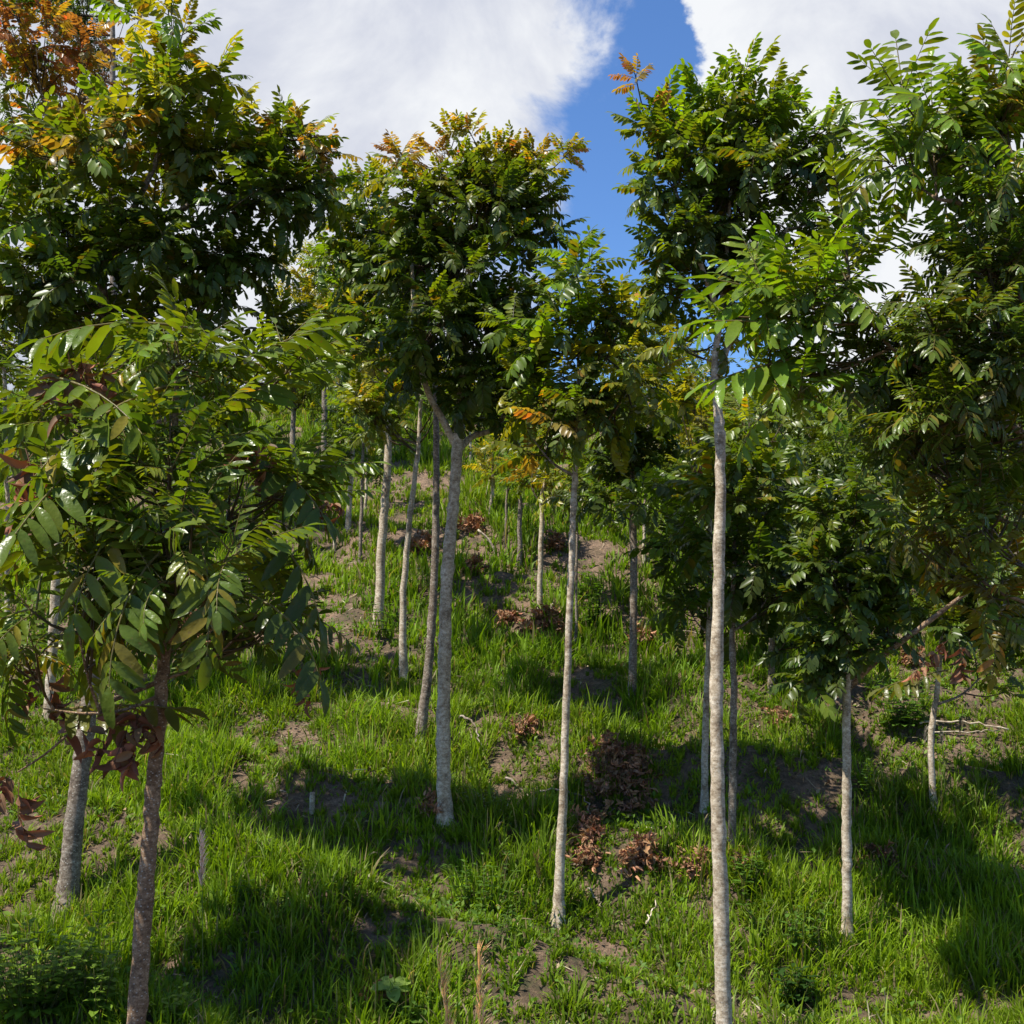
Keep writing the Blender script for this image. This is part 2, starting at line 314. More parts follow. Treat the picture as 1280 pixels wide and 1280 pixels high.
BASES = []
def tree(label, trunk, D=None, blobs=(), bark=None, bbark=None, lod=1, leaf=.42, group='slender young trees planted on the slope',
         branches=(), dead=(), top=None, leafmat=None, density=1.0, name='plantation_tree', knots=(), up=.55, perleaf=7, shape=None):
    """trunk: list of (px, py, width_px), first = base on the ground."""
    if D is None: g = ground(trunk[0][0], trunk[0][1]); D = g[1]
    base = at(trunk[0][0], trunk[0][1], D); base[2] = float(H(base[0], base[1]))
    root = empty(name, base)
    tag(root, label, 'tree', group)
    inv = root.location
    pts = [at(a, b, D) for a, b, w in trunk]; wd = [w * .75 * D / F / 2 for a, b, w in trunk]
    # subtle natural lean in depth
    if pts[0][2] > base[2] + .05: pts.insert(0, np.array(base)); wd.insert(0, wd[0] * 1.12)
    else: pts[0] = np.array(base)
    ln = rng.normal(0, .012)
    for p in pts: p[1] += ln * (p[2] - base[2])
    pts[0] = pts[0] - np.array([0, 0, .12])
    seglen = np.linalg.norm(pts[-1] - pts[0]); n = int(max(10, seglen / (.05 if D < 12 else .15)))
    P = smooth_path(pts, n)
    rr = np.interp(np.linspace(0, len(pts) - 1, n), np.arange(len(pts)), wd)
    hgt = P[:, 2] - base[2]
    rr = rr * (1 + .55 * np.exp(-np.maximum(hgt, 0) / .07)) * (1 + .05 * np.sin(hgt * 9 + D) * rng.random(n))
    for kz in range(int(seglen * 1.6)):
        z = P[0, 2] + seglen * rng.uniform(.15, .85); rr = rr * (1 + rng.uniform(.06, .16) * np.exp(-((P[:, 2] - z) / .03) ** 2))
    BASES.append((base[0], base[1], wd[0]))
    for kz in knots:
        z = at(trunk[0][0], kz, D)[2]; rr = rr * (1 + .22 * np.exp(-((P[:, 2] - z) / .035) ** 2))
    P[1:-1] += rng.normal(0, .0022, (n - 2, 3)) * (1 if D < 12 else 2)
    tb = Buf(); tube(tb, P - base, rr, 14 if D < 12 else 8, (.3, .3, .3), wob=.08)
    # small broken twig scars
    tb.build('trunk', bark or M_BARK, root)
    # named limbs drawn in the photo
    limbs = []
    for br in branches:
        bp = [at(a, b, D) + np.array([0, dz, 0]) for a, b, w, dz in br]; bw = [w * D / F / 2 for a, b, w, dz in br]
        nb = 14; BP = smooth_path(bp, nb); q = Buf(); tube(q, BP - base, np.interp(np.linspace(0, len(bp) - 1, nb), range(len(bp)), bw), 9, (.3, .3, .3), wob=.06)
        q.build('branch', bbark or bark or M_BARK, root); limbs.append(BP)
    cb = Buf()
    for bi, bl in enumerate(blobs):
        px, py, rx, ry, ns, pal = bl[:6]; dz = bl[6] if len(bl) > 6 else 0
        ll = leaf * .78 * (bl[7] if len(bl) > 7 else 1); droop = bl[8] if len(bl) > 8 else 1.2
        c = at(px, py, D + dz); sx = rx * (D + dz) / F; sz = ry * (D + dz) / F
        ns = max(2, int(ns * density * (.88 if 6 < D < 12 else 1)))
        # limb to the blob centre from the leader
        zt = c[2] - .55 * math.hypot(c[0] - np.interp(c[2], P[:, 2], P[:, 0]), c[1] - D) - .1
        i0 = int(np.argmin(abs(P[:, 2] - zt))); s0 = P[i0]
        if limbs:
            C_ = np.concatenate(limbs); hd = np.hypot(C_[:, 0] - c[0], C_[:, 1] - c[1]); cost = np.linalg.norm(C_ - c, axis=1) + 1.5 * np.maximum(0, C_[:, 2] - (c[2] - .3 * hd))
            if cost.min() < np.linalg.norm(s0 - c): s0 = C_[int(np.argmin(cost))]; i0 = len(rr) - 1
        if bl[4] > 0 and np.linalg.norm(c - s0) > .12:
            mid = s0 * .5 + c * .5 + np.array([0, 0, -.12 * np.linalg.norm(c - s0)])
            LP = smooth_path([s0, mid, c], 9)
            r0 = min(max(rr[i0] * .6, .006), .004 + (.02 if D > 5.5 else .009) * np.linalg.norm(c - s0))
            if D < 14:
                q = Buf(); tube(q, LP - base, np.linspace(r0, r0 * .35, 9), 7, (.3, .3, .3), wob=.1); q.build('branch', M_BARKD if D > 6 else M_BARKB, root)
            else: tube(cb, LP - base, np.linspace(r0, r0 * .4, 9), 4, (.12, .09, .06))
        else: LP = P[max(0, i0 - 3):i0 + 1]
        # shoots
        u = unit(rng.normal(size=(ns, 3))); rad = rng.random(ns) ** .45 * rng.uniform(.9, 1.18, ns)
        sp = c + u * rad[:, None] * np.array([sx, min(sx, sz * 1.3) * .95, sz]) * .86
        em = rng.random(ns) < .22; sp = sp + (em * rng.uniform(.05, .3, ns))[:, None] * unit(u + np.array([0, 0, .6])) * min(1, ll / .33)
        ax = unit(u * np.array([.9, .9, .35]) * rad[:, None] + np.array([0, 0, up]) + rng.normal(0, .15, (ns, 3)))
        O = []; FW = []; CL = []; LL = []; BI = []
        pc = np.array(PAL[pal[0]])
        for s in range(ns):
            j = rng.integers(len(LP) // 3, len(LP)); a = LP[j]; b = sp[s]
            if lod < 2 or s % 2 == 0:
                mp_ = (a + b) / 2 + np.array([0, 0, -.1 * np.linalg.norm(b - a)])
                tube(cb, smooth_path([a, mp_, b], 5) - base, np.linspace(.0065, .003, 5) * (1 if D < 12 else 1.5), 4, (.10, .075, .045) if D > 5.5 else (.13, .10, .05))
            m = max(3, int(perleaf * rng.uniform(.7, 1.3))); th0 = rng.random() * 6.28
            A = unit(np.cross(ax[s], [.3, .7, .1])); B = np.cross(ax[s], A)
            for i in range(m):
                th = th0 + i * 2.4; k = (i + .5) / m
                el = R(12 + 68 * (1 - k) + rng.uniform(-10, 10))   # from the axis
                el = R(90) - (R(90) - el) if False else el
                d = ax[s] * math.cos(el) + (A * math.cos(th) + B * math.sin(th)) * math.sin(el)
                O.append(b - ax[s] * .06 * (1 - k)); FW.append(d)
                LL.append(ll * rng.uniform(.65, 1.1) * (.7 + .4 * (1 - k)))
                BI.append(droop + (.7 if d[2] < .1 else -.2) - (.6 if u[s, 2] > .5 else 0))
                q = pc * rng.uniform(.7, 1.3) * np.array([rng.uniform(.85, 1.25), 1, rng.uniform(.8, 1.3)])
                if len(pal) > 1 and rng.random() < .38: q = np.array(PAL[pal[1]]) * rng.uniform(.75, 1.25)
                if u[s, 2] > .35 and k > .6 and rng.random() < .45: q = q * np.array([1.3, 1.25, .9])
                CL.append(q)
        put_leaves(cb, np.array(O) - base, unit(np.array(FW)), np.array(LL), lod, np.array(BI), np.array(CL), rach=RACH if D < 6 else np.array([.13, .12, .04]))
    # hand-set single leaves: (x0,y0,x1,y1,dz0,dz1,pal,bend)
    if shape:
        O = []; FW = []; LL = []; BI = []; CL = []
        for x0, y0, x1, y1, z0, z1, pal, bd in shape:
            a = at(x0, y0, D + z0); b = at(x1, y1, D + z1); d = b - a; L = np.linalg.norm(d)
            drop = (0.12, .3, .5, .75)[int(bd)] ; d = d + np.array([0, 0, drop * L * .8]); L = np.linalg.norm(d)
            O.append(a); FW.append(d / L); LL.append(L * (1, 1.03, 1.08, 1.15)[int(bd)]); BI.append(bd); CL.append(np.array(PAL[pal]) * rng.uniform(.85, 1.2))
        put_leaves(cb, np.array(O) - base, np.array(FW), np.array(LL), 0, np.array(BI, float), np.array(CL), roll=.15)
    if cb.n: cb.build('crown', leafmat or M_LEAF, root)
    for (dx, dy, dzz, nl, sc) in dead:
        q = Buf(); c = at(dx, dy, D + dzz); k = nl
        FWd = unit(rng.normal(size=(k, 3)) * .55 + np.array([0, 0, -1.0]))
        put_leaves(q, c - base + rng.normal(0, .03 * sc, (k, 3)), FWd, np.full(k, .26 * sc) * rng.uniform(.7, 1.2, k), 4 if D < 7 else 3, np.full(k, 1.5), np.array(PAL['b']) * rng.uniform(.5, 1.2, (k, 1)), roll=1.2, rach=np.array([.12, .06, .03]))
        q.build('dead_leaf_cluster', M_DEAD, root)
    return root


# -- near left sapling
tree('nearest slim brown-barked tree at lower left with huge glossy leaflets and brown dead leaves',
     [(150, 1560, 36), (171, 1275, 30), (184, 1080, 27), (197, 930, 24), (206, 800, 20), (214, 620, 16), (222, 470, 9)], D=4.3, bark=M_BARKB, lod=0, leaf=.40, leafmat=M_LEAFN, up=.35, perleaf=5,
     blobs=[(215, 450, 60, 50, 6, 'gl', 0, .9, 0.18), (90, 520, 100, 60, 9, 'lg', .1, .9, 0.36), (330, 480, 80, 50, 7, 'lg', .1, .9, 0.30), (330, 600, 90, 50, 9, 'gl', 0, .9, 0.54),
            (90, 640, 90, 60, 8, 'gl', -.2, 1, 0.42), (90, 740, 100, 50, 8, 'gl', -.3, 1, 0.48), (240, 700, 110, 70, 10, 'gl', -.35, .95, 0.54), (320, 770, 80, 50, 6, 'dg', 0, .9, 0.72), (40, 820, 60, 40, 4, 'lw', -.1, .9, 0.84), (210, 570, 100, 80, 11, 'gd', -.25, .9, 0.48), (200, 760, 70, 50, 5, 'd', .2, .85, 0.60)],
     shape=[(60, 890, 215, 880, .1, -.1, 'w', 0), (235, 410, 50, 415, 0, -.2, 'l', 1), (250, 480, 400, 405, 0, 0, 'l', 0), (240, 540, 395, 440, 0, .1, 'l', 0), (215, 480, 5, 600, -.1, -.4, 'g', 1), (190, 620, 40, 760, -.2, -.6, 'g', 1),
            (200, 690, 85, 850, -.3, -.7, 'g', 1), (120, 560, 10, 700, -.2, -.6, 'g', 1), (290, 640, 450, 745, 0, -.2, 'd', 1), (300, 740, 430, 850, -.2, -.4, 'd', 2), (250, 680, 280, 850, -.3, -.6, 'g', 2), (300, 560, 420, 640, 0, -.2, 'd', 1), (60,470,200,540,-.2,-.4,'g',1), (10,640,150,610,-.3,-.3,'g',0)],
    branches=[[(203, 850, 7, 0), (125, 885, 4, 0), (60, 940, 3, 0), (22, 965, 2, 0)], [(204, 868, 6, 0), (165, 885, 4, -.1), (120, 889, 3, -.1), (55, 886, 2, 0)]],
     dead=[(168, 885, -.1, 5, .8), (22, 968, .0, 2, .9), (48, 835, .1, 2, .9), (105, 455, -.1, 4, .8), (40, 570, -.1, 4, .9), (320, 560, -.1, 3, .6), (408, 630, -.1, 2, .5), (372, 845, 0, 2, .6)])
tree('unseen young tree added beyond the left edge to shade the lower left grass', [(-430, 1900, 36), (-430, 1200, 30), (-425, 700, 22), (-420, 400, 12)], D=4.7, lod=1, leaf=.42, name='plantation_tree',  # out of view, added only to cast shade on the lower left grass
     blobs=[(-210, 120, 170, 150, 26, 'g'), (-440, 330, 260, 200, 34, 'g'), (-380, 560, 220, 160, 20, 'dg'), (-620, 480, 180, 160, 14, 'g')])
tree('second unseen young tree added beyond the left edge for its shade on the grass', [(-300, 1500, 26), (-300, 900, 22), (-298, 400, 10)], D=6.4, lod=1, leaf=.42,  # also unseen: crown placed so its shadow reaches the visible lower left ground
     blobs=[(-230, 250, 210, 170, 36, 'g'), (-330, 420, 200, 120, 20, 'dg'), (-200, 60, 150, 100, 16, 'g')])
# -- thick left tree with the wide crown
tree('thickest grey trunk at left, carrying the broad crown with an orange-tipped right limb',
     [(82, 1140, 36), (94, 1010, 30), (110, 870, 27), (122, 700, 24), (126, 480, 20), (122, 240, 15), (165, 120, 8)], bark=M_BARKD, lod=1, leaf=.47, leafmat=M_LEAF,
     blobs=[(220, 60, 85, 45, 10, 'yf', -.1, .9, .5), (230, 160, 120, 70, 22, 'gy', 0, 1, 1), (120, 190, 110, 80, 20, 'gq', -.1), (60, 270, 100, 90, 20, 'gf', 0), (200, 290, 140, 80, 26, 'dg', -.2, 1, 1.5),
            (300, 240, 70, 65, 12, 'dg', 0, 1, 1.6), (350, 170, 60, 24, 7, 'gq', 0, .75, 1), (415, 190, 34, 16, 4, 'qp', 0, .65, 1.2), (385, 235, 45, 30, 8, 'dg', 0, .8, 2.2), (330, 250, 60, 40, 9, 'dg', -.2, .8, 1.8), (290, 340, 60, 55, 14, 'd', 0, .9, 1.8), (340, 420, 50, 40, 8, 'dg', .3, .9, 1.6), (140, 380, 150, 90, 24, 'dg', 0, 1, 1.5), (30, 400, 80, 90, 14, 'g', .2)],
     branches=[[(124, 300, 11, 0), (170, 270, 8, -.1), (214, 190, 6, -.2), (225, 100, 4, -.2)], [(124, 330, 10, 0), (230, 260, 7, 0), (340, 200, 5, 0), (410, 190, 3, 0)]])
tree('pale trunk half hidden behind the thickest left trunk, with orange top leaves',
     [(60, 905, 18), (68, 760, 15), (72, 600, 13), (65, 350, 11), (55, 90, 6)], bark=M_BARK, lod=1, leaf=.45,
     blobs=[(45, 60, 80, 55, 13, 'oq', -.5, .8, .9), (110, 95, 60, 35, 7, 'qo', -.4, .8, 1), (20, 20, 60, 40, 7, 'od', -.4, .8, .8), (170, 70, 40, 30, 3, 'qd', -.4, .8, .8), (50, 150, 100, 60, 16, 'qg', 0), (30, 260, 90, 90, 14, 'g'), (60, 480, 110, 100, 20, 'dg', 0, 1, 1.5), (190, 500, 80, 90, 12, 'dg', .6, 1, 1.4)])
tree('thin pale trunk at the extreme left edge, mostly behind drooping foreground leaves',
     [(8, 800, 9), (10, 700, 8), (8, 560, 7), (5, 430, 6)], lod=2, blobs=[(0, 430, 90, 80, 16, 'g'), (50, 560, 80, 70, 12, 'dg')])
tree('tall dark evergreen tree behind the top left crowns, thin brown trunk against cloud',
     [(140, 620, 14), (143, 300, 12), (143, 60, 9), (141, -60, 6)], D=15, bark=M_BARKD, lod=2, leaf=.42, group='bushy trees beyond the planted rows', name='evergreen_tree',
     blobs=[(50, -20, 80, 60, 60, 'd', .5, .6), (95, 20, 45, 60, 46, 'd', .3, .6), (110, 80, 40, 40, 24, 'd', .3, .6), (160, -60, 60, 40, 18, 'd', 0, .6), (60, 130, 90, 60, 20, 'd', .5, .8)])
# -- centre left group
tree('straight pale trunk left of centre, white at its foot beside bare earth',
     [(473, 787, 17), (476, 700, 15), (481, 630, 14), (485, 560, 12), (480, 420, 6)], lod=1, leaf=.42, density=.9,
     blobs=[(470, 470, 60, 60, 16, 'gy', .3), (440, 420, 70, 60, 14, 'y', .6), (480, 540, 60, 30, 9, 'gf', 0, .8, 1.4)])
tree('curving slim pale trunk, second left of the forked tree',
     [(505, 850, 14), (503, 780, 12), (509, 680, 10), (519, 590, 8), (524, 545, 7), (528, 440, 5)], lod=1, leaf=.4,
     blobs=[(500, 470, 70, 60, 16, 'yg', .2), (450, 500, 50, 40, 9, 'gy', 0), (520, 530, 50, 25, 6, 'g', 0, .8, 1.5)])
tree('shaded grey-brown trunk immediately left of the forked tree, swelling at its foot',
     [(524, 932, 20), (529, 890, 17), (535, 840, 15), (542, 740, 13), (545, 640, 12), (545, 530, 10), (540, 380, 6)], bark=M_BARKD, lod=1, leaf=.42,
     blobs=[(490, 330, 80, 90, 24, 'dg', .1), (470, 270, 70, 60, 14, 'gy', .1), (480, 420, 80, 60, 18, 'dg', .1, 1, 1.4), (430, 330, 50, 60, 10, 'gf', .2)])
# -- forked main tree
tree('smooth pale forked tree in the middle with dense dark crown tipped golden',
     [(557, 1027, 24), (554, 930, 22), (556, 810, 21), (559, 720, 20), (566, 640, 18), (572, 560, 18), (577, 490, 14), (585, 400, 10), (590, 290, 6)], lod=1, leaf=.42, knots=(712,), perleaf=8,
     branches=[[(571, 560, 10, 0), (556, 530, 9, -.05), (535, 490, 8, -.1), (521, 430, 6, -.1), (515, 330, 5, 0)], [(574, 562, 9, 0), (590, 543, 8, .1), (625, 522, 6, .2), (660, 430, 4, .3)]],
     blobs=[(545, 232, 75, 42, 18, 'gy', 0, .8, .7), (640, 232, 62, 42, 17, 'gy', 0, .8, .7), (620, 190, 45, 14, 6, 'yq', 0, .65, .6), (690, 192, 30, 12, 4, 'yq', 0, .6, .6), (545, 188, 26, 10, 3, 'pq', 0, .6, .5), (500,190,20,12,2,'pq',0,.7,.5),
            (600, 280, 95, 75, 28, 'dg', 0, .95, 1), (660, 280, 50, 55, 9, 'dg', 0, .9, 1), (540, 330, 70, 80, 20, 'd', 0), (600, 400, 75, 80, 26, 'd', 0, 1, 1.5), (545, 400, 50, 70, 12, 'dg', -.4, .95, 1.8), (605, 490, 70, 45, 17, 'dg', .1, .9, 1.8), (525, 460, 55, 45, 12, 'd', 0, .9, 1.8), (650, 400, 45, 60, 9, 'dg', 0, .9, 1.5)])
tree('slender straight trunk right of the forked tree, with a ring scar below its mid-green crown',
     [(697, 1152, 19), (700, 1080, 16), (704, 1000, 14), (709, 850, 12), (715, 700, 11), (719, 600, 9), (722, 540, 7), (724, 400, 4)], lod=1, leaf=.42, knots=(600,), branches=[], 
     blobs=[(730, 370, 62, 45, 14, 'gf', 0, .9, .7), (700, 430, 60, 50, 14, 'gf', 0), (770, 430, 50, 45, 10, 'gy', -.1, .9, 1.5), (690, 500, 60, 40, 11, 'gy', 0, .9, 1.4), (740, 500, 60, 50, 13, 'dg', 0, .9, 1.5), (660, 540, 40, 30, 4, 'gq', 0, .9, 1.5), (785, 490, 30, 50, 4, 'gy', -.2, 1, 2)])
tree('grey trunk right of centre with a red-brown scar beneath its dark drooping crown',
     [(790, 872, 14), (792, 760, 12), (792, 680, 12), (790, 610, 9), (795, 520, 5)], bark=M_BARKD, lod=1, leaf=.42, knots=(660,),
     blobs=[(775, 570, 50, 50, 16, 'd'), (815, 560, 40, 60, 14, 'd'), (800, 500, 50, 40, 12, 'dg'), (760, 620, 30, 30, 6, 'd', 0, .9, 2), (815, 620, 25, 25, 5, 'd', 0, .9, 2)])
tree('thin pale trunk rising from the brown leaf heap left of the ring-scarred tree',
     [(675, 772, 10), (676, 700, 9), (678, 620, 7), (682, 600, 6), (684, 540, 4)], lod=2, leaf=.4, blobs=[(690, 560, 45, 35, 10, 'gy'), (660, 600, 30, 20, 4, 'gq'), (700, 610, 30, 22, 5, 'y')])
tree('short grey trunk standing left of the leaf heap tree', [(649, 706, 8), (650, 640, 7), (650, 600, 4)], bark=M_BARKD, lod=2, leaf=.36, blobs=[(645, 590, 30, 28, 9, 'gf'), (665, 600, 20, 15, 4, 'g')])
tree('spindly dark sapling with a bare stick leaning at its foot', [(632, 678, 4), (633, 640, 4), (634, 600, 3)], bark=M_BARKD, lod=2, leaf=.3, blobs=[(634, 600, 18, 22, 5, 'f')])
tree('small distant trunk under a bright yellow-green tuft', [(613, 646, 6), (615, 610, 5), (616, 580, 3)], lod=2, leaf=.4, blobs=[(616, 580, 24, 22, 8, 'y'), (640, 570, 18, 16, 5, 'y')])
tree('tiny farthest trunk just right of the fork, near the top of the slope', [(588, 580, 4), (588, 545, 4), (588, 520, 3)], lod=2, leaf=.5, blobs=[(588, 515, 24, 20, 7, 'g')])
tree('very thin sapling stem close behind the ring-scarred trunk', [(720, 812, 4.5), (721, 740, 4.5), (721, 660, 4), (722, 600, 3)], bark=M_BARKD, lod=2, leaf=.36, blobs=[(728, 600, 30, 25, 6, 'gf')])
tree('little pale trunk upslope to the right of the scarred grey trunk', [(804, 703, 6), (806, 650, 5), (806, 600, 3)], lod=2, leaf=.4, blobs=[(815, 600, 30, 30, 9, 'g')])
tree('leftmost of three thin pale trunks high on the left slope', [(434, 662, 9), (438, 610, 8), (441, 560, 6), (441, 500, 4)], lod=2, leaf=.42, blobs=[(430, 520, 45, 40, 12, 'dg'), (420, 470, 40, 35, 9, 'g'), (420,570,25,20,4,'d',0,.9,2)])
tree('thin brown trunk, middle of three high on the left slope', [(449, 702, 6), (452, 640, 6), (454, 560, 5), (455, 480, 3)], bark=M_BARKD, lod=2, leaf=.42, blobs=[(460, 520, 35, 40, 10, 'gd'), (465, 580, 25, 20, 4, 'd', 0, .9, 2)])
tree('short pale trunk, rightmost and lowest-topped of three on the left slope', [(456, 645, 4.5), (458, 600, 4.5), (459, 550, 3)], lod=2, leaf=.45, blobs=[(470, 545, 30, 28, 9, 'g')])
# -- right group
tree('tall stout pale trunk dominating the right half, crown high against blue sky and cloud',
     [(906, 1310, 27), (903, 1200, 26), (900, 1080, 24), (897, 960, 22), (896, 850, 21), (899, 700, 19), (901, 560, 17), (897, 500, 14), (894, 450, 12), (905, 360, 9), (915, 220, 5)], D=6.7, lod=1, leaf=.31, bark=M_BARK, knots=(545, 480, 860), perleaf=8,
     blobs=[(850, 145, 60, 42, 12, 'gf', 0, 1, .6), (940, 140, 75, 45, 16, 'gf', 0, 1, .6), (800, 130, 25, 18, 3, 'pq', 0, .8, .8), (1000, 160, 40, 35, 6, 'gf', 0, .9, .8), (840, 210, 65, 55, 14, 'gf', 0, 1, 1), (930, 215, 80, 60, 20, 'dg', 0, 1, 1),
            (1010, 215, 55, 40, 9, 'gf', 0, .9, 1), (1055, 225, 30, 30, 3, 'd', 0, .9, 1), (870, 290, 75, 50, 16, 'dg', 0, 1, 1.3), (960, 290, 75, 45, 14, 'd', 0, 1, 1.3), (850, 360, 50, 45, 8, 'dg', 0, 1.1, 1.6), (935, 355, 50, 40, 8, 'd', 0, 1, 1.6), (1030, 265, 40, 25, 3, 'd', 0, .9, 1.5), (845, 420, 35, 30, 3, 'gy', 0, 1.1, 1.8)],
     branches=[[(896, 470, 10, 0), (925, 400, 7, .1), (960, 330, 5, .1), (1010, 240, 3, 0)], [(902, 400, 8, 0), (870, 330, 6, -.1), (845, 240, 4, 0)]])
tree('slim pale trunk just left of the stout right-hand trunk', [(880, 1010, 12), (882, 900, 11), (886, 800, 9), (888, 650, 6)], lod=1, leaf=.4,
     blobs=[(860, 620, 50, 50, 14, 'gf'), (850, 700, 35, 45, 10, 'dg', 0, 1, 1.6), (860, 760, 38, 30, 7, 'd', 0, 1, 2), (870, 520, 40, 50, 10, 'yg', .3)],
     dead=[(865, 575, -.1, 2, .8)])
tree('slim mottled trunk just right of the stout right-hand trunk', [(914, 1068, 14), (916, 950, 12), (917, 860, 11), (915, 780, 9), (920, 640, 6)], lod=1, leaf=.42, bark=M_BARKD,
     blobs=[(940, 610, 60, 55, 16, 'gd'), (930, 690, 60, 50, 14, 'd', 0, 1, 1.5), (965, 740, 55, 45, 13, 'd', 0, 1, 1.8), (940, 545, 55, 40, 10, 'g', .2)])
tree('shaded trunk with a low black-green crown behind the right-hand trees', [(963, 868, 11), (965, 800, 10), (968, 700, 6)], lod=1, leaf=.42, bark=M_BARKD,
     blobs=[(985, 740, 60, 55, 18, 'd', 0, 1, 1.7), (970, 640, 60, 50, 14, 'dg'), (1020, 680, 50, 55, 12, 'dg'), (990, 790, 40, 30, 7, 'd', 0, 1, 2)])
tree('straight trunk at right, brown above and speckled white below, under a low feathery crown', [(1059, 1182, 19), (1058, 1100, 16), (1057, 1000, 15), (1056, 870, 13), (1058, 760, 8)], lod=1, leaf=.40, bbark=M_BARKB,
     branches=[[(1060, 860, 9, 0), (1090, 825, 8, -.1), (1130, 790, 7, -.2), (1190, 740, 5, -.3)]],
     blobs=[(1055, 640, 60, 45, 13, 'gd'), (1100, 700, 50, 50, 12, 'dg'), (1040, 720, 50, 50, 13, 'dg', -.1), (1050, 790, 55, 45, 14, 'dg', 0, .95, 1.7), (1050, 835, 28, 25, 5, 'd', -.1, .8, 2), (1090, 770, 40, 35, 7, 'd')])
tree('small leaning pale trunk near the right edge beside dry grass stalks', [(1168, 1016, 12), (1164, 930, 10), (1171, 870, 9), (1176, 820, 7), (1180, 740, 4)], lod=1, leaf=.42,
     blobs=[(1180, 740, 70, 50, 16, 'gd'), (1230, 780, 60, 50, 14, 'dg'), (1240, 700, 60, 60, 14, 'gd'), (1150, 680, 60, 50, 12, 'gy'), (1240, 830, 50, 25, 6, 'g', 0, .8, 1.6)])
tree('near right-hand tree crowding the frame edge with large leaflets and a bare dark limb',
     [(1345, 1500, 34), (1335, 1100, 30), (1320, 800, 26), (1300, 500, 22), (1270, 300, 16), (1255, 130, 8)], D=4.6, bark=M_BARKB, lod=0, leaf=.33, leafmat=M_LEAFN, up=.5, perleaf=6,
     branches=[[(1285, 420, 11, 0), (1240, 300, 9, -.1), (1195, 268, 7, -.1), (1160, 260, 4, -.1)], [(1300, 560, 10, 0), (1220, 500, 7, 0), (1120, 440, 5, 0), (1060, 380, 4, -.1)]],
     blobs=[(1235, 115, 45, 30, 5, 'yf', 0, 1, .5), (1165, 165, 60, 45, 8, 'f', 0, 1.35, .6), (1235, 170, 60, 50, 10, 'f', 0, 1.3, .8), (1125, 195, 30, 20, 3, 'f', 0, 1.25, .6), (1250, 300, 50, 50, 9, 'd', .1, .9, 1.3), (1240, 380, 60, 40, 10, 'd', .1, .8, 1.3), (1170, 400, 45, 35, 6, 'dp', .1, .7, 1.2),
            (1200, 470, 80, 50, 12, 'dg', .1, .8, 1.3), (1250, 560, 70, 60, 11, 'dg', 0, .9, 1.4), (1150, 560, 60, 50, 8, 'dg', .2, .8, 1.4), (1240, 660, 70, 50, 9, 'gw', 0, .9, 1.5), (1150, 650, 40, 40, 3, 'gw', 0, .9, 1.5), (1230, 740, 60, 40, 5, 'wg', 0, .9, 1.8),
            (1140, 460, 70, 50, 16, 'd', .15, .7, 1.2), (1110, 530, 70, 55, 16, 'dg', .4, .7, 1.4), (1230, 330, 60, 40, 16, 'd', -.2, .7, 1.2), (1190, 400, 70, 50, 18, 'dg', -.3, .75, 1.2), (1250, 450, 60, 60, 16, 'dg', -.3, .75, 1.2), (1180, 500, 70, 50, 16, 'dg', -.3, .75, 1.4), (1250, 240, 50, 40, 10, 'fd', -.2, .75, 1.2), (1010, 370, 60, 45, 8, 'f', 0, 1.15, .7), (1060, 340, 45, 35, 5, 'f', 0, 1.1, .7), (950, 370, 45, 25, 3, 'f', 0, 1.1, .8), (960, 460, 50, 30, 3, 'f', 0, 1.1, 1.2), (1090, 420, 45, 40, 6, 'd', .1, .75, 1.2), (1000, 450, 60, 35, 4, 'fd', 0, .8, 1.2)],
     shape=[(1060, 405, 905, 345, 0, -.1, 'f', 0), (1060, 420, 895, 395, 0, -.2, 'f', 0), (1060, 440, 890, 470, 0, -.2, 'f', 0), (990, 500, 905, 545, 0, -.1, 'f', 1), (1185, 838, 1100, 858, 0, -.1, 'w', 0), (1240, 500, 1180, 600, 0, 0, 'g', 1)],
     dead=[(1195, 800, -.1, 2, .55), (1168, 832, -.1, 1, .5)])
# -- trees along and behind the crest
cr = 'bushy trees along the top of the slope'
def bush(label, px, py, D, w, h, ns, pal, base=None, lf=.42):
    by = base or (py + h)
    tree(label, [(px, by, 10), (px + 3, py, 6), (px + 5, py - h * .4, 3)], D=D, lod=2, leaf=lf, group=cr, name='bushy_tree', bark=M_BARKD,
         blobs=[(px - w * .35, py + h * .2, w * .6, h * .6, ns * .35, pal, .4, 1, 1.2), (px + w * .35, py + h * .15, w * .6, h * .6, ns * .35, pal, -.3, 1, 1.2), (px, py - h * .35, w * .6, h * .6, ns * .3, pal, 0, 1, 1)])
bush('bright yellow-green tree behind the left gap, touching grey cloud', 405, 375, 20, 85, 95, 130, 'yg', 560)
bush('olive leafy tree just below the brightest one in the left gap', 365, 470, 21, 60, 70, 60, 'gy', 590)
bush('dark bushy tree behind the three thin left trunks', 450, 450, 22, 65, 80, 75, 'd', 585)
bush('round green tree filling the space behind the fork', 560, 480, 24, 70, 60, 45, 'dg', 560, .6)
bush('mid-green tree on the crest behind the thin far trunks', 640, 480, 25, 70, 70, 50, 'gd', 565, .6)
bush('low yellowish tree on the crest left of the ring-scarred crown', 665, 540, 22, 50, 35, 25, 'yg', 590, .5)
bush('tree showing blue sky over its top, right of centre on the crest', 810, 450, 20, 75, 55, 50, 'gy', 590, .5)
bush('tall climbing mass of bright yellow-green leaves behind the stout trunk', 872, 530, 17.8, 38, 80, 60, 'y', 640, .32)
bush('broad shady tree behind the right-hand group', 950, 500, 17.8, 70, 60, 65, 'gd', 640)
bush('dense dark tree low behind the feathery crown at right', 1050, 590, 15, 80, 80, 60, 'dg', 720)
bush('dense dark tree behind the near right-hand crown', 1170, 560, 13, 90, 110, 70, 'd', 780)
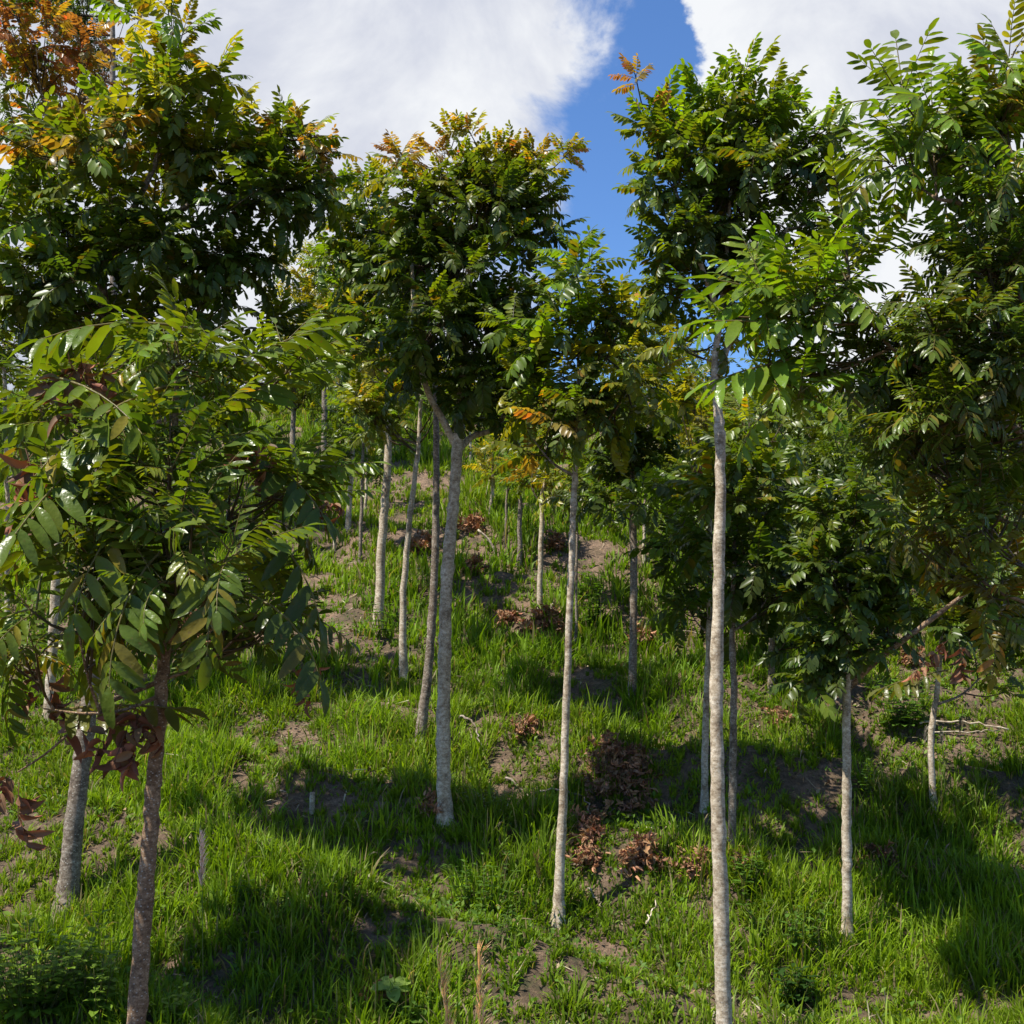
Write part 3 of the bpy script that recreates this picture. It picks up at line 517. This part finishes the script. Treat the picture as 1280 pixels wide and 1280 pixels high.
bush('wide dark tree at the right edge of the upper slope', 1270, 560, 14, 80, 120, 60, 'd', 760)
bush('green tree behind the left foliage, low on the upper slope', 240, 480, 18, 90, 90, 70, 'd', 640)
bush('dark tree far left behind the broad crown', 120, 470, 16.3, 120, 100, 90, 'd', 680)
bush('thin-crowned olive tree above the dark scarred crown', 745, 545, 24, 60, 40, 35, 'dg', 590, .6)
bush('darker tree between the broad shady tree and the bright climber', 905, 620, 13, 70, 80, 60, 'gd', 740)

bush('leafy tree on the right crest touching blue sky under the near limb', 1010, 520, 19, 60, 55, 55, 'gd', 620, .4)
bush('dim tree on the crest between the right limb and the frame edge', 1130, 470, 18, 70, 60, 45, 'd', 640, .4)
bush('small green tree on the crest directly behind the stout trunk', 880, 500, 22, 50, 50, 40, 'gd', 590, .5)
# ------------------------------------------------------------------ ground sheet
def axis(lo, hi, fine0, fine1, d):
    mid = np.arange(fine0, fine1, d); a = []; x = fine0; s = d
    while x > lo: s *= 1.35; x -= s; a.append(x)
    b = []; x = fine1; s = d
    while x < hi: s *= 1.35; x += s; b.append(x)
    return np.array(a[::-1] + list(mid) + b)
xs = axis(-600, 600, -16, 16, .13); ys = axis(-300, 900, 3, 31, .13)
X, Y = np.meshgrid(xs, ys); Z = H(X, Y)
V = np.stack([X, Y, Z], -1).reshape(-1, 3); ny, nx = X.shape
i = (np.arange(ny - 1)[:, None] * nx + np.arange(nx - 1)[None, :]).ravel()
q = np.stack([i, i + 1, i + nx + 1, i + nx], -1).ravel()
gb = Buf(); gb.add(V, q, np.full(len(i), 4), (.1, .08, .05)); g = gb.build('hillside', soil_mat()); g['kind'] = 'structure'

# ------------------------------------------------------------------ grass (uncountable)
def scatter(n, ylo, yhi, margin=1.6, pw=1.0):
    y = ylo + (yhi - ylo) * rng.random(n) ** pw
    hw = .44 * y + margin
    return (rng.random(n) * 2 - 1) * hw, y
def blades(buf, x, y, L, W, az, lean, colr, tip=1.0, zoff=-.01, rows=4):
    n = len(x); z = H(x, y) + zoff
    s = np.linspace(0, 1, rows)
    d = np.stack([np.cos(az), np.sin(az), np.zeros(n)], -1); w = np.stack([-np.sin(az), np.cos(az), np.zeros(n)], -1)
    tw = rng.normal(0, .6, n); w = unit(w + d * tw[:, None])
    ang = lean[:, None] * (.25 + 1.5 * s[None, :]) ; ang = np.minimum(ang, 2.2)
    ds = L[:, None] / (rows - 1)
    hx = np.concatenate([np.zeros((n, 1)), np.cumsum(np.sin(ang[:, :-1]) * ds, 1)], 1); hz = np.concatenate([np.zeros((n, 1)), np.cumsum(np.cos(ang[:, :-1]) * ds, 1)], 1)
    c = np.stack([x, y, z], -1)[:, None, :] + d[:, None, :] * hx[:, :, None] + np.array([0, 0, 1.])[None, None, :] * hz[:, :, None]
    wd = W[:, None] * np.array([.7, 1, .72, .0][:rows] if rows == 4 else [.8, .9, 0])[None, :]
    Lf = c - w[:, None, :] * wd[:, :, None]; Rt = c + w[:, None, :] * wd[:, :, None]
    V = []
    for r in range(rows - 1): V += [Lf[:, r], Rt[:, r]]
    V.append(c[:, -1]); V = np.stack(V, 1); nv = V.shape[1]
    li = []; lt = []
    for r in range(rows - 2): li += [2 * r, 2 * r + 1, 2 * r + 3, 2 * r + 2]; lt.append(4)
    li += [2 * (rows - 2), 2 * (rows - 2) + 1, nv - 1]; lt.append(3)
    LI = (np.array(li)[None] + (np.arange(n) * nv)[:, None]).ravel()
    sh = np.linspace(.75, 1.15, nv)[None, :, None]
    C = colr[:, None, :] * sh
    buf.add(V.reshape(-1, 3), LI, np.tile(lt, n), C.reshape(-1, 3))
def grass(name, n_t, ylo, yhi, nb, scale, rows, wmul, pw=.7, bw=.9, Lm=.165):
    x, y = scatter(n_t, ylo, yhi, pw=pw)
    if ylo < 8:
        for bx_, by_, br_ in BASES:
            if by_ < 13:
                a_ = rng.random(16) * 6.28; q_ = br_ * 1.2 + .03 + rng.random(16) * .14; x = np.append(x, bx_ + np.cos(a_) * q_); y = np.append(y, by_ + np.sin(a_) * q_)
    n_t = len(x); b = BARE(x, y); keep = rng.random(n_t) > b * bw
    x = x[keep]; y = y[keep]; n = len(x)
    big = sstep(.36, .66, fbm(x * 1.5, y * 1.5, 91, 3)) ; tsz = (.40 + .85 * big) * rng.uniform(.55, 1.45, n)
    hue = fbm(x * .6 + 9, y * .6, 23, 3)
    tx = np.repeat(x, nb); ty = np.repeat(y, nb); N = len(tx); ts = np.repeat(tsz, nb); hu = np.repeat(hue, nb); th = np.repeat(rng.random(n), nb)
    az = rng.random(N) * 6.283; rr = .055 * rng.random(N) ** .6 * ts * scale
    bx = tx + np.cos(az) * rr; by = ty + np.sin(az) * rr
    az2 = az + rng.normal(0, .5, N)
    # blades lean downhill (towards -y) a little
    L = Lm * ts * rng.uniform(.45, 1.25, N) * (1 + .0 * scale); W = .0052 * wmul * rng.uniform(.7, 1.4, N)
    lean = np.abs(rng.normal(.7, .48, N))
    base = np.array([.090, .172, .008])[None] * (1 - hu[:, None]) * 1.25 + np.array([.19, .265, .012])[None] * hu[:, None] * 1.1
    base = base * (rng.uniform(.75, 1.25, N) * (.8 + .4 * th))[:, None]
    dry = rng.random(N) < .09; base[dry] = np.array([.30, .24, .12]) * rng.uniform(.6, 1.2, dry.sum())[:, None]
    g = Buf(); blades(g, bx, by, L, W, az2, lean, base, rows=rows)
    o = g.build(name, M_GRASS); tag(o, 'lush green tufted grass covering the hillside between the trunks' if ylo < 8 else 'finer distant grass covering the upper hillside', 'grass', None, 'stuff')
grass('grass', 14500, 4.4, 12.5, 24, 1.5, 4, 1.0, .75)
grass('grass', 31000, 12.0, 29.5, 11, 2.0, 3, 2.0, .76, bw=.42, Lm=.235)
# short ground-cover leaves in the gaps
def groundcover(n, ylo, yhi, name, label, pal, size, pw=.7, bare=True, mode='leaf'):
    x, y = scatter(n, ylo, yhi, pw=pw); b = BARE(x, y)
    keep = rng.random(n) < (.12 + b if bare else .35 + .65 * (1 - b) * (fbm(x * .8, y * .8, 66, 3) > .5))
    x = x[keep]; y = y[keep]; n = len(x)
    az = rng.random(n) * 6.28; el = rng.normal(.15 if bare else .5, .35, n)
    d = np.stack([np.cos(az) * np.cos(el), np.sin(az) * np.cos(el), np.sin(el)], -1)
    w = unit(np.stack([-np.sin(az), np.cos(az), rng.normal(0, .5, n)], -1)); nn = np.cross(d, w)
    z = H(x, y) + (.015 * rng.random(n) if bare else .10 * rng.random(n)); o = np.stack([x, y, z], -1)
    L = size * rng.uniform(.5, 1.3, n); asp = .3 if mode == 'leaf' else .03
    a = o; bb = o + (d * .5 + w * asp + nn * .12) * L[:, None]; c = o + d * L[:, None] + nn * (L * rng.normal(0, .2, n))[:, None]; e = o + (d * .5 - w * asp + nn * .12) * L[:, None]
    V = np.stack([a, bb, c, e], 1).reshape(-1, 3); pcs = np.array([PALG[p] for p in pal]); C = pcs[rng.integers(0, len(pcs), n)] * rng.uniform(.6, 1.4, (n, 1))
    g = Buf(); g.add(V, np.arange(4 * n), np.full(n, 4), np.repeat(C, 4, 0)); ob = g.build(name, M_DEAD if bare else M_GRASS, smooth=False)
    tag(ob, label, 'litter' if bare else 'ground cover', None, 'stuff')
PALG = {'r': (.24, .13, .075), 's': (.34, .26, .16), 'k': (.07, .045, .03), 't': (.42, .35, .25), 'g': (.09, .17, .02), 'e': (.13, .2, .03), 'x': (.16, .10, .065)}
groundcover(26000, 4.4, 13, 'leaf_litter', 'small brown fallen leaf scraps over the bare earth patches', 'rkxs', .045)
groundcover(60000, 4.4, 24, 'straw_litter', 'dry straw and grey dead stems strewn on the bare patches', 'stxk', .16, mode='straw')
groundcover(14000, 12, 29, 'leaf_litter', 'brown fallen leaf scraps on the upper bare patches', 'rxsk', .08)
groundcover(45000, 4.4, 14, 'ground_weeds', 'low small-leaved green weeds mixed into the grass', 'gge', .042, bare=False)

# ------------------------------------------------------------------ fallen leaf heaps and small things
def heap(px, py, w, h, n, label, palmul=1.0, leaf=.34, name='leaf_heap', grp='heaps of dead brown leaves', hang=.3, mound=.08):
    g = ground(px, py); D = g[1]; sx = w * D / F / 2; sy = max(.12, h * D / F)
    n = int(n * 3); u = np.clip(rng.normal(size=(n, 2)), -1.5, 1.5) * (.46 if n > 50 else .36); x = g[0] + u[:, 0] * sx * 1.1; y = D + u[:, 1] * sy
    z = H(x, y) + mound * np.exp(-(u ** 2).sum(1) * 2) * rng.random(n) + .05
    base = np.array([g[0], g[1], float(H(g[0], g[1]))]); FW = unit(np.concatenate([rng.normal(size=(n, 2)), rng.normal(-.05, .35, (n, 1))], 1))
    leaf = leaf * .5; O = np.stack([x, y, z], -1) - FW * leaf * .4 - base
    cols = np.array([.33, .17, .09])[None] * rng.uniform(.45, 1.45, (n, 1)) * palmul
    b = Buf(); put_leaves(b, O, FW, leaf * rng.uniform(.6, 1.15, n), 3, np.full(n, 1.2), cols, roll=1.4, rach=np.array([.14, .08, .04]))
    o = b.build(name, M_DEAD); o.location = base; tag(o, label, 'leaf heap', grp); return o
heap(772, 985, 95, 55, 46, 'largest heap of curled brown leaves, right of the ring-scarred trunk', mound=.32, leaf=.3)
heap(737, 1050, 42, 34, 12, 'brown leaf clump touching the right side of the ring-scarred trunk', leaf=.3)
heap(735, 1088, 34, 22, 8, 'little brown clump below the one touching the ring-scarred trunk', leaf=.28)
heap(800, 1080, 70, 26, 12, 'fallen branch of hanging rusty leaves below the largest heap', leaf=.34)
heap(865, 1095, 60, 24, 9, 'loose rusty leaves in grass left of the stout trunk', leaf=.28)
heap(925, 1088, 40, 26, 9, 'orange-brown leaf clump right of the stout trunk', 1.25, leaf=.26)
heap(678, 800, 70, 28, 26, 'reddish leaf heap at the foot of the thin centre tree', mound=.3, leaf=.42)
heap(636, 778, 30, 12, 7, 'small pale brown clump left of the reddish leaf heap', leaf=.36)
heap(695, 685, 26, 10, 8, 'far red leaf patch behind the thin centre tree', leaf=.4)
heap(595, 715, 42, 12, 10, 'thin line of brown leaves upslope right of the forked trunk', leaf=.36)
heap(525, 685, 44, 22, 12, 'brown leaves between the two slim trunks left of the fork', leaf=.4)
heap(590, 662, 50, 14, 9, 'faint brown patch high behind the forked trunk', leaf=.42)
heap(805, 805, 50, 16, 10, 'brown twiggy patch behind the scarred grey trunk', leaf=.36)
heap(655, 920, 44, 16, 9, 'flat brown scatter left of the ring-scarred trunk', leaf=.28)
heap(245, 790, 85, 45, 34, 'leaf heap seen through the near left tree', mound=.35, leaf=.36)
heap(1138, 828, 26, 18, 10, 'red-brown tuft behind the small leaning trunk', leaf=.34)
heap(1090, 1085, 120, 20, 14, 'dark litter bank right of the speckled trunk', .55, leaf=.24)
heap(480, 1262, 80, 22, 10, 'red-brown leaves at the bottom edge under the pale seedling', leaf=.24)
heap(540, 1020, 30, 16, 6, 'brown leaves at the foot of the forked trunk', leaf=.26)
heap(975, 905, 40, 24, 12, 'reddish weed clump right of the mottled trunk', .9, leaf=.22)

def weed(px, py, hpx, wpx, n, label, c, lf=.07, name='leafy_weed', cat='weed', grp='leafy weeds in the grass', D=None):
    g = ground(px, py); D = g[1]; hh = hpx * D / F; ww = wpx * D / F / 2
    root = empty(name, (g[0], g[1], float(H(g[0], g[1])))); tag(root, label, cat, grp)
    st = Buf(); fo = Buf()
    for s in range(n):
        a = rng.random() * 6.28; r_ = rng.random() ** .5 * ww; tip = np.array([math.cos(a) * r_, math.sin(a) * r_ * .8, hh * rng.uniform(.6, 1.05)]); b0 = tip * np.array([.35, .35, 0])
        P = smooth_path([b0, (b0 + tip) / 2 + rng.normal(0, .01, 3), tip], 6); tube(st, P, np.linspace(.003, .0015, 6), 4, (.14, .15, .05))
        m = 5
        for k in range(m):
            f = .35 + .65 * k / (m - 1); p = P[min(5, int(f * 5))] if f < 1 else tip
            for sd in (0, 1):
                az = a + k * 1.57 + sd * math.pi; d = unit(np.array([math.cos(az), math.sin(az), .35 + .3 * k / m])); L = lf * rng.uniform(.7, 1.2) * (1.15 - .5 * f)
                v, li, lt = leaflet(1, p, d, unit(np.array([-d[0] * .3, -d[1] * .3, 1.])), L, L * .27, random, fold=.3, curl=.35); fo.add(v, li, lt, np.array(c) * rng.uniform(.75, 1.3))
    st.build('stems', M_GRASS, root); fo.build('foliage', M_GRASS, root)
YG = (.15, .24, .025); MG = (.08, .16, .02); DG = (.03, .075, .012)
weed(40, 1275, 110, 170, 60, 'bright nettle-like bush in the bottom left corner', YG, .09, 'nettle_bush', 'bush')
weed(120, 1275, 90, 90, 12, 'shorter nettle stems between the corner bush and the nearest trunk', YG, .085)
weed(215, 1285, 45, 60, 5, 'small nettle sprig right of the nearest trunk at the bottom edge', YG, .08)
weed(205, 1160, 40, 40, 4, 'little pale sprig beside the nearest trunk, above the nettles', YG, .07)
weed(605, 1150, 70, 110, 16, 'round-leaved weed patch below and right of the forked trunk', MG, .06)
weed(610, 1200, 60, 90, 9, 'small-leaved weeds just below the round-leaved patch', MG, .045)
weed(990, 1185, 55, 130, 13, 'leafy weeds between the stout and the speckled trunks', MG, .07)
weed(990, 1262, 50, 60, 8, 'blackish ferny weed at the bottom edge right of the stout trunk', DG, .09)
weed(1130, 915, 60, 80, 22, 'round dark green shrub left of the small leaning trunk', MG, .10, 'low_shrub', 'shrub')
weed(742, 790, 90, 50, 12, 'small leafy sapling between the ring-scarred and scarred grey trunks', MG, .13, 'leafy_sapling', 'sapling')
weed(318, 1140, 36, 50, 6, 'low weed right of the pink seed head', MG, .07)
weed(935, 1130, 60, 60, 9, 'broad-leaved weed at the right foot of the stout trunk', MG, .08)
weed(1075, 1000, 40, 50, 6, 'sparse weed behind the speckled trunk', MG, .08)
weed(480, 800, 50, 50, 8, 'feathery dark weed at the foot of the straight pale trunk', MG, .10)
weed(620, 1010, 26, 100, 14, 'silvery fine-leaved mat right of the forked trunk', (.14, .21, .07), .045, 'fine_weed_mat')
weed(510, 1278, 36, 70, 5, 'dark sprig beneath the pale seedling', MG, .07)
# seedling with four pale round leaves
def seedling(px, py):
    g = ground(px, py); D = g[1]; base = np.array([g[0], g[1], float(H(g[0], g[1]))]); root = empty('broadleaf_seedling', base); tag(root, 'pale lime seedling with a few big round leaves near the bottom edge', 'seedling')
    st = Buf(); tube(st, smooth_path([(0, 0, -.02), (.005, 0, .06), (0, 0, .16)], 6), np.linspace(.004, .002, 6), 5, (.2, .28, .06)); st.build('stem', M_GRASS, root)
    for (a, el, L) in ((3.3, .15, .12), (2.4, .55, .10), (.5, .35, .13), (4.9, -.2, .12), (-.1, .0, .10)):
        b = Buf(); d = np.array([math.cos(a) * math.cos(el), math.sin(a) * math.cos(el), math.sin(el)]); v, li, lt = leaflet(0, np.array([0, 0, .15]), d, unit(np.array([-.2, -.5, 1.])), L, L * .34, random, fold=.15, curl=.35); b.add(v, li, lt, (.28, .40, .08)); b.build('leaf', M_GRASS, root)
seedling(490, 1268)
def stalk(px, py, topx, topy, label, c=(.45, .36, .27), head=.28, D=None, bend=.05, wid=.012, name='grass_seed_stalk'):
    if D is None: g = ground(px, py); D = g[1]
    else: g = at(px, py, D)
    base = np.array([g[0], D, float(H(g[0], D))]); tip = at(topx, topy, D)
    root = empty(name, base); tag(root, label, 'grass stalk', 'dry seed stalks standing above the grass')
    P = smooth_path([(0, 0, -.02), (tip - base) * np.array([.35, 1, .55]), (tip - base)], 16)
    s = Buf(); tube(s, P, np.linspace(.0028, .0012, 16), 5, (.16, .2, .07)); s.build('stem', M_GRASS, root)
    h = Buf(); L = np.linalg.norm(tip - base) ; k0 = 1 - head
    for i in range(120):
        f = k0 + head * i / 120; p = P[0] * 0 + np.array([np.interp(f, np.linspace(0, 1, 16), P[:, a]) for a in range(3)])
        az = rng.random() * 6.28; spread = rng.uniform(.15, .75); d = unit(np.array([math.cos(az) * spread, math.sin(az) * spread, 1.])); v, li, lt = leaflet(1, p, d, unit(np.cross(d, [.2, .9, .1])), wid * rng.uniform(2, 4.5), wid * .24, random); h.add(v, li, lt, np.array(c) * rng.uniform(.7, 1.3))
    h.build('seed_head', M_DEAD, root)
stalk(258, 1290, 252, 1045, 'tall stalk with pinkish-white seed head right of the nearest trunk', (.95, .78, .66), .13, D=5.6, wid=.014)
stalk(585, 1300, 548, 1200, 'bent straw-coloured seed head at the bottom edge, left of a pair', (.85, .66, .40), .45, D=5.7, wid=.024)
stalk(603, 1300, 600, 1188, 'upright straw-coloured seed head at the bottom edge, right of a pair', (.85, .66, .40), .4, D=5.7, wid=.024)
stalk(678, 1125, 668, 1070, 'small tan seed head left of the ring-scarred trunk', (.34, .26, .14), .6)
stalk(1202, 1000, 1200, 900, 'tall thin dry stalk right of the small leaning trunk', (.4, .36, .25), .2)
stalk(1152, 1012, 1158, 912, 'pale dead stalk touching the left of the small leaning trunk', (.5, .47, .4), .2)
stalk(1182, 1010, 1176, 915, 'pale dead stalk touching the right of the small leaning trunk', (.5, .47, .4), .2)
stalk(402, 890, 388, 828, 'drooping pale seed head below the left leaves', (.5, .42, .34), .4)
stalk(826, 925, 842, 885, 'short leaning pale blade right of the scarred grey trunk', (.42, .42, .3), .2)
def sticks(label, pts, w, name='fallen_branch', cat='branch', m=None, off=.05):
    P = []
    for px, py in pts: g = ground(px, py); P.append(g + np.array([0, 0, off]))
    base = P[0].copy(); b = Buf(); r0 = w * base[1] / F / 2
    SP = smooth_path(P, 14) - base; SP[1:-1] += rng.normal(0, .008, (12, 3)); tube(b, SP, np.linspace(r0, r0 * .5, 14), 7, (.3, .3, .3), wob=.2); o = b.build(name, m or M_BARKD); o.location = base; tag(o, label, cat, 'fallen sticks and branches'); return o
sticks('curved fallen branch reaching the ring-scarred trunk from the left', [(632, 980), (665, 1005), (700, 1030)], 3.5)
sticks('thin arched twig crossing behind the ring-scarred trunk', [(668, 1008), (700, 1003), (732, 1015), (738, 1035)], 2.5, off=.1)
sticks('pale fallen twig in the grass near the right edge', [(1150, 928), (1200, 925), (1262, 936)], 3, m=M_BARK, off=.16)
sticks('second pale twig lying along the first near the right edge', [(1160, 935), (1220, 932), (1250, 930)], 2, m=M_BARK, off=.12)
sticks('dead branch lying across the slope behind the scarred grey trunk', [(735, 800), (770, 798), (830, 792), (890, 800)], 3)
sticks('bowed dry stem leaning over brown earth right of the fork', [(575, 925), (592, 935), (602, 965)], 3, off=.2)
sticks('pale straight stick lying left of the ring-scarred trunk foot', [(735, 1125), (752, 1150)], 3, m=M_BARK, off=.08)
sticks('short twig leaning into the grass below the stout trunk', [(808, 1180), (822, 1150)], 2.5, m=M_BARK, off=.12)
def post(px, py, hpx, wpx, label, lean=(0, 0), name='cut_stump'):
    g = ground(px, py); D = g[1]; r = wpx * D / F / 2; h = hpx * D / F; base = np.array([g[0], D, float(H(g[0], D))]); b = Buf()
    tube(b, smooth_path([(0, 0, -.08), (lean[0] * .4, 0, h * .5), (lean[0], lean[1], h)], 8), np.array([1.15, 1.05, 1, .97, 1, .98, .95, .93]) * r, 9, (.3, .3, .3), wob=.12); o = b.build(name, M_BARK); o.location = base; tag(o, label, 'stump', 'cut stems left in the grass')
post(390, 1018, 26, 7, 'short cut stub of a stem standing in lit grass left of centre')
post(622, 690, 28, 3, 'bare stick leaning left from the spindly sapling foot', (-.25, 0))
post(690, 775, 20, 3.5, 'short grey stub between reddish leaf heap and ring-scarred trunk')
post(418, 690, 26, 4, 'grey stub on the left slope below the three thin trunks')

# ------------------------------------------------------------------ sky, sun, camera
SUN_AZ = (-.82, -.40); SUN_EL = R(61)
sd = np.array([SUN_AZ[0], SUN_AZ[1]]) / math.hypot(*SUN_AZ) * math.cos(SUN_EL); sd = np.array([sd[0], sd[1], math.sin(SUN_EL)])
from mathutils import Vector
sl = bpy.data.lights.new('sun', 'SUN'); sl.energy = 5.0; sl.angle = R(.5); sl.color = (1, .95, .86)
so = bpy.data.objects.new('sun', sl); col.objects.link(so); so.rotation_euler = Vector(-sd).to_track_quat('-Z', 'Y').to_euler(); so.location = (-20, -10, 30)
w = bpy.data.worlds.new('World'); scn.world = w; w.use_nodes = True; nt = w.node_tree; nt.nodes.clear(); L = nt.links.new
N = lambda t, **k: _n(nt, t, **k)
def MA(op, a, b=None, c=None, clamp=False):
    n = N('ShaderNodeMath', operation=op); n.use_clamp = clamp
    for i_, v in enumerate((a, b, c)):
        if v is None: continue
        if isinstance(v, (int, float)): n.inputs[i_].default_value = v
        else: L(v, n.inputs[i_])
    return n.outputs[0]
sky = N('ShaderNodeTexSky', sky_type='NISHITA'); sky.sun_disc = False; sky.sun_elevation = SUN_EL; sky.sun_rotation = math.atan2(sd[0], sd[1]); sky.altitude = 600; sky.dust_density = .3; sky.ozone_density = 2.5
tc = N('ShaderNodeTexCoord'); sx = N('ShaderNodeSeparateXYZ'); L(tc.outputs['Generated'], sx.inputs[0])
yy = MA('MAXIMUM', MA('ABSOLUTE', sx.outputs[1]), .12)
U = MA('DIVIDE', sx.outputs[0], yy); Vv = MA('DIVIDE', sx.outputs[2], yy)
cv = N('ShaderNodeCombineXYZ'); L(U, cv.inputs[0]); L(Vv, cv.inputs[1])
def noise(scale, det, rough, off=0, dist=0):
    mp = N('ShaderNodeMapping'); mp.inputs['Location'].default_value = (off, off * .7, off); L(cv.outputs[0], mp.inputs['Vector'])
    n = N('ShaderNodeTexNoise'); n.inputs['Scale'].default_value = scale; n.inputs['Detail'].default_value = det; n.inputs['Roughness'].default_value = rough; n.inputs['Distortion'].default_value = dist; L(mp.outputs[0], n.inputs['Vector']); return n.outputs['Fac']
nA = noise(9, 8, .6, 3.1, .3); nB = noise(5.5, 7, .6, 4.1, .3); nC = noise(2.2, 4, .5, 1.7)
dn = MA('MULTIPLY', MA('SUBTRACT', nA, .5), .30)
uL = MA('ADD', MA('MULTIPLY', MA('SUBTRACT', Vv, .38), .24), .062)
uR = MA('ADD', MA('MULTIPLY', MA('MAXIMUM', MA('SUBTRACT', .46, Vv), 0.0), .30), .147)
mL = MA('DIVIDE', MA('ADD', MA('SUBTRACT', uL, U), dn), .07, clamp=True)
mR = MA('DIVIDE', MA('ADD', MA('SUBTRACT', U, uR), MA('MULTIPLY', dn, .45)), .012, clamp=True)
mask = MA('MAXIMUM', mL, mR)
# cloud cover breaks up away from this part of the sky
away = MA('DIVIDE', MA('SUBTRACT', MA('ABSOLUTE', U), .55), .4, clamp=True)
brk = MA('DIVIDE', MA('SUBTRACT', nC, .60), .08, clamp=True)
back = MA('LESS_THAN', sx.outputs[1], 0.0)
use = MA('MAXIMUM', away, back)
low = MA('DIVIDE', MA('SUBTRACT', .20, Vv), .06, clamp=True)
mask = MA('ADD', MA('MULTIPLY', mask, MA('SUBTRACT', 1.0, use)), MA('MULTIPLY', brk, use))
mask = MA('MULTIPLY', mask, MA('SUBTRACT', 1.0, MA('MULTIPLY', low, .6)))
ms = MA('MULTIPLY', MA('MULTIPLY', mask, mask), MA('SUBTRACT', 3.0, MA('MULTIPLY', mask, 2.0)))
cr_ = N('ShaderNodeValToRGB'); ramp(cr_, [(.38, (5.7, 6.1, 7.2)), (.50, (6.7, 7.0, 7.9)), (.68, (8.9, 9.1, 9.4))])
wh = MA('ADD', nB, MA('MULTIPLY', MA('DIVIDE', MA('SUBTRACT', U, .05), .12, clamp=True), .10)); L(wh, cr_.inputs['Fac'])
skb = N('ShaderNodeMixRGB', blend_type='MULTIPLY'); skb.inputs['Fac'].default_value = 1; L(sky.outputs[0], skb.inputs['Color1']); skb.inputs['Color2'].default_value = (1.0, 1.36, 1.8, 1)
mix = N('ShaderNodeMixRGB'); L(ms, mix.inputs['Fac']); L(skb.outputs[0], mix.inputs['Color1']); L(cr_.outputs[0], mix.inputs['Color2'])
bg = N('ShaderNodeBackground'); L(mix.outputs[0], bg.inputs['Color']); bg.inputs['Strength'].default_value = .06
ow = N('ShaderNodeOutputWorld'); L(bg.outputs[0], ow.inputs['Surface'])

cam = bpy.data.cameras.new('camera'); co = bpy.data.objects.new('camera', cam); col.objects.link(co)
cam.sensor_width = 36; cam.lens = 36 * F / 1280; cam.clip_end = 3000; cam.clip_start = .05
co.location = (0, 0, 0); co.rotation_euler = (R(90) + PHI, 0, 0); scn.camera = co
scn.render.engine = 'CYCLES'; scn.view_settings.view_transform = 'Standard'; scn.view_settings.look = 'None'; scn.view_settings.exposure = .78; scn.view_settings.gamma = 1
scn.cycles.transparent_max_bounces = 8; scn.cycles.max_bounces = 6
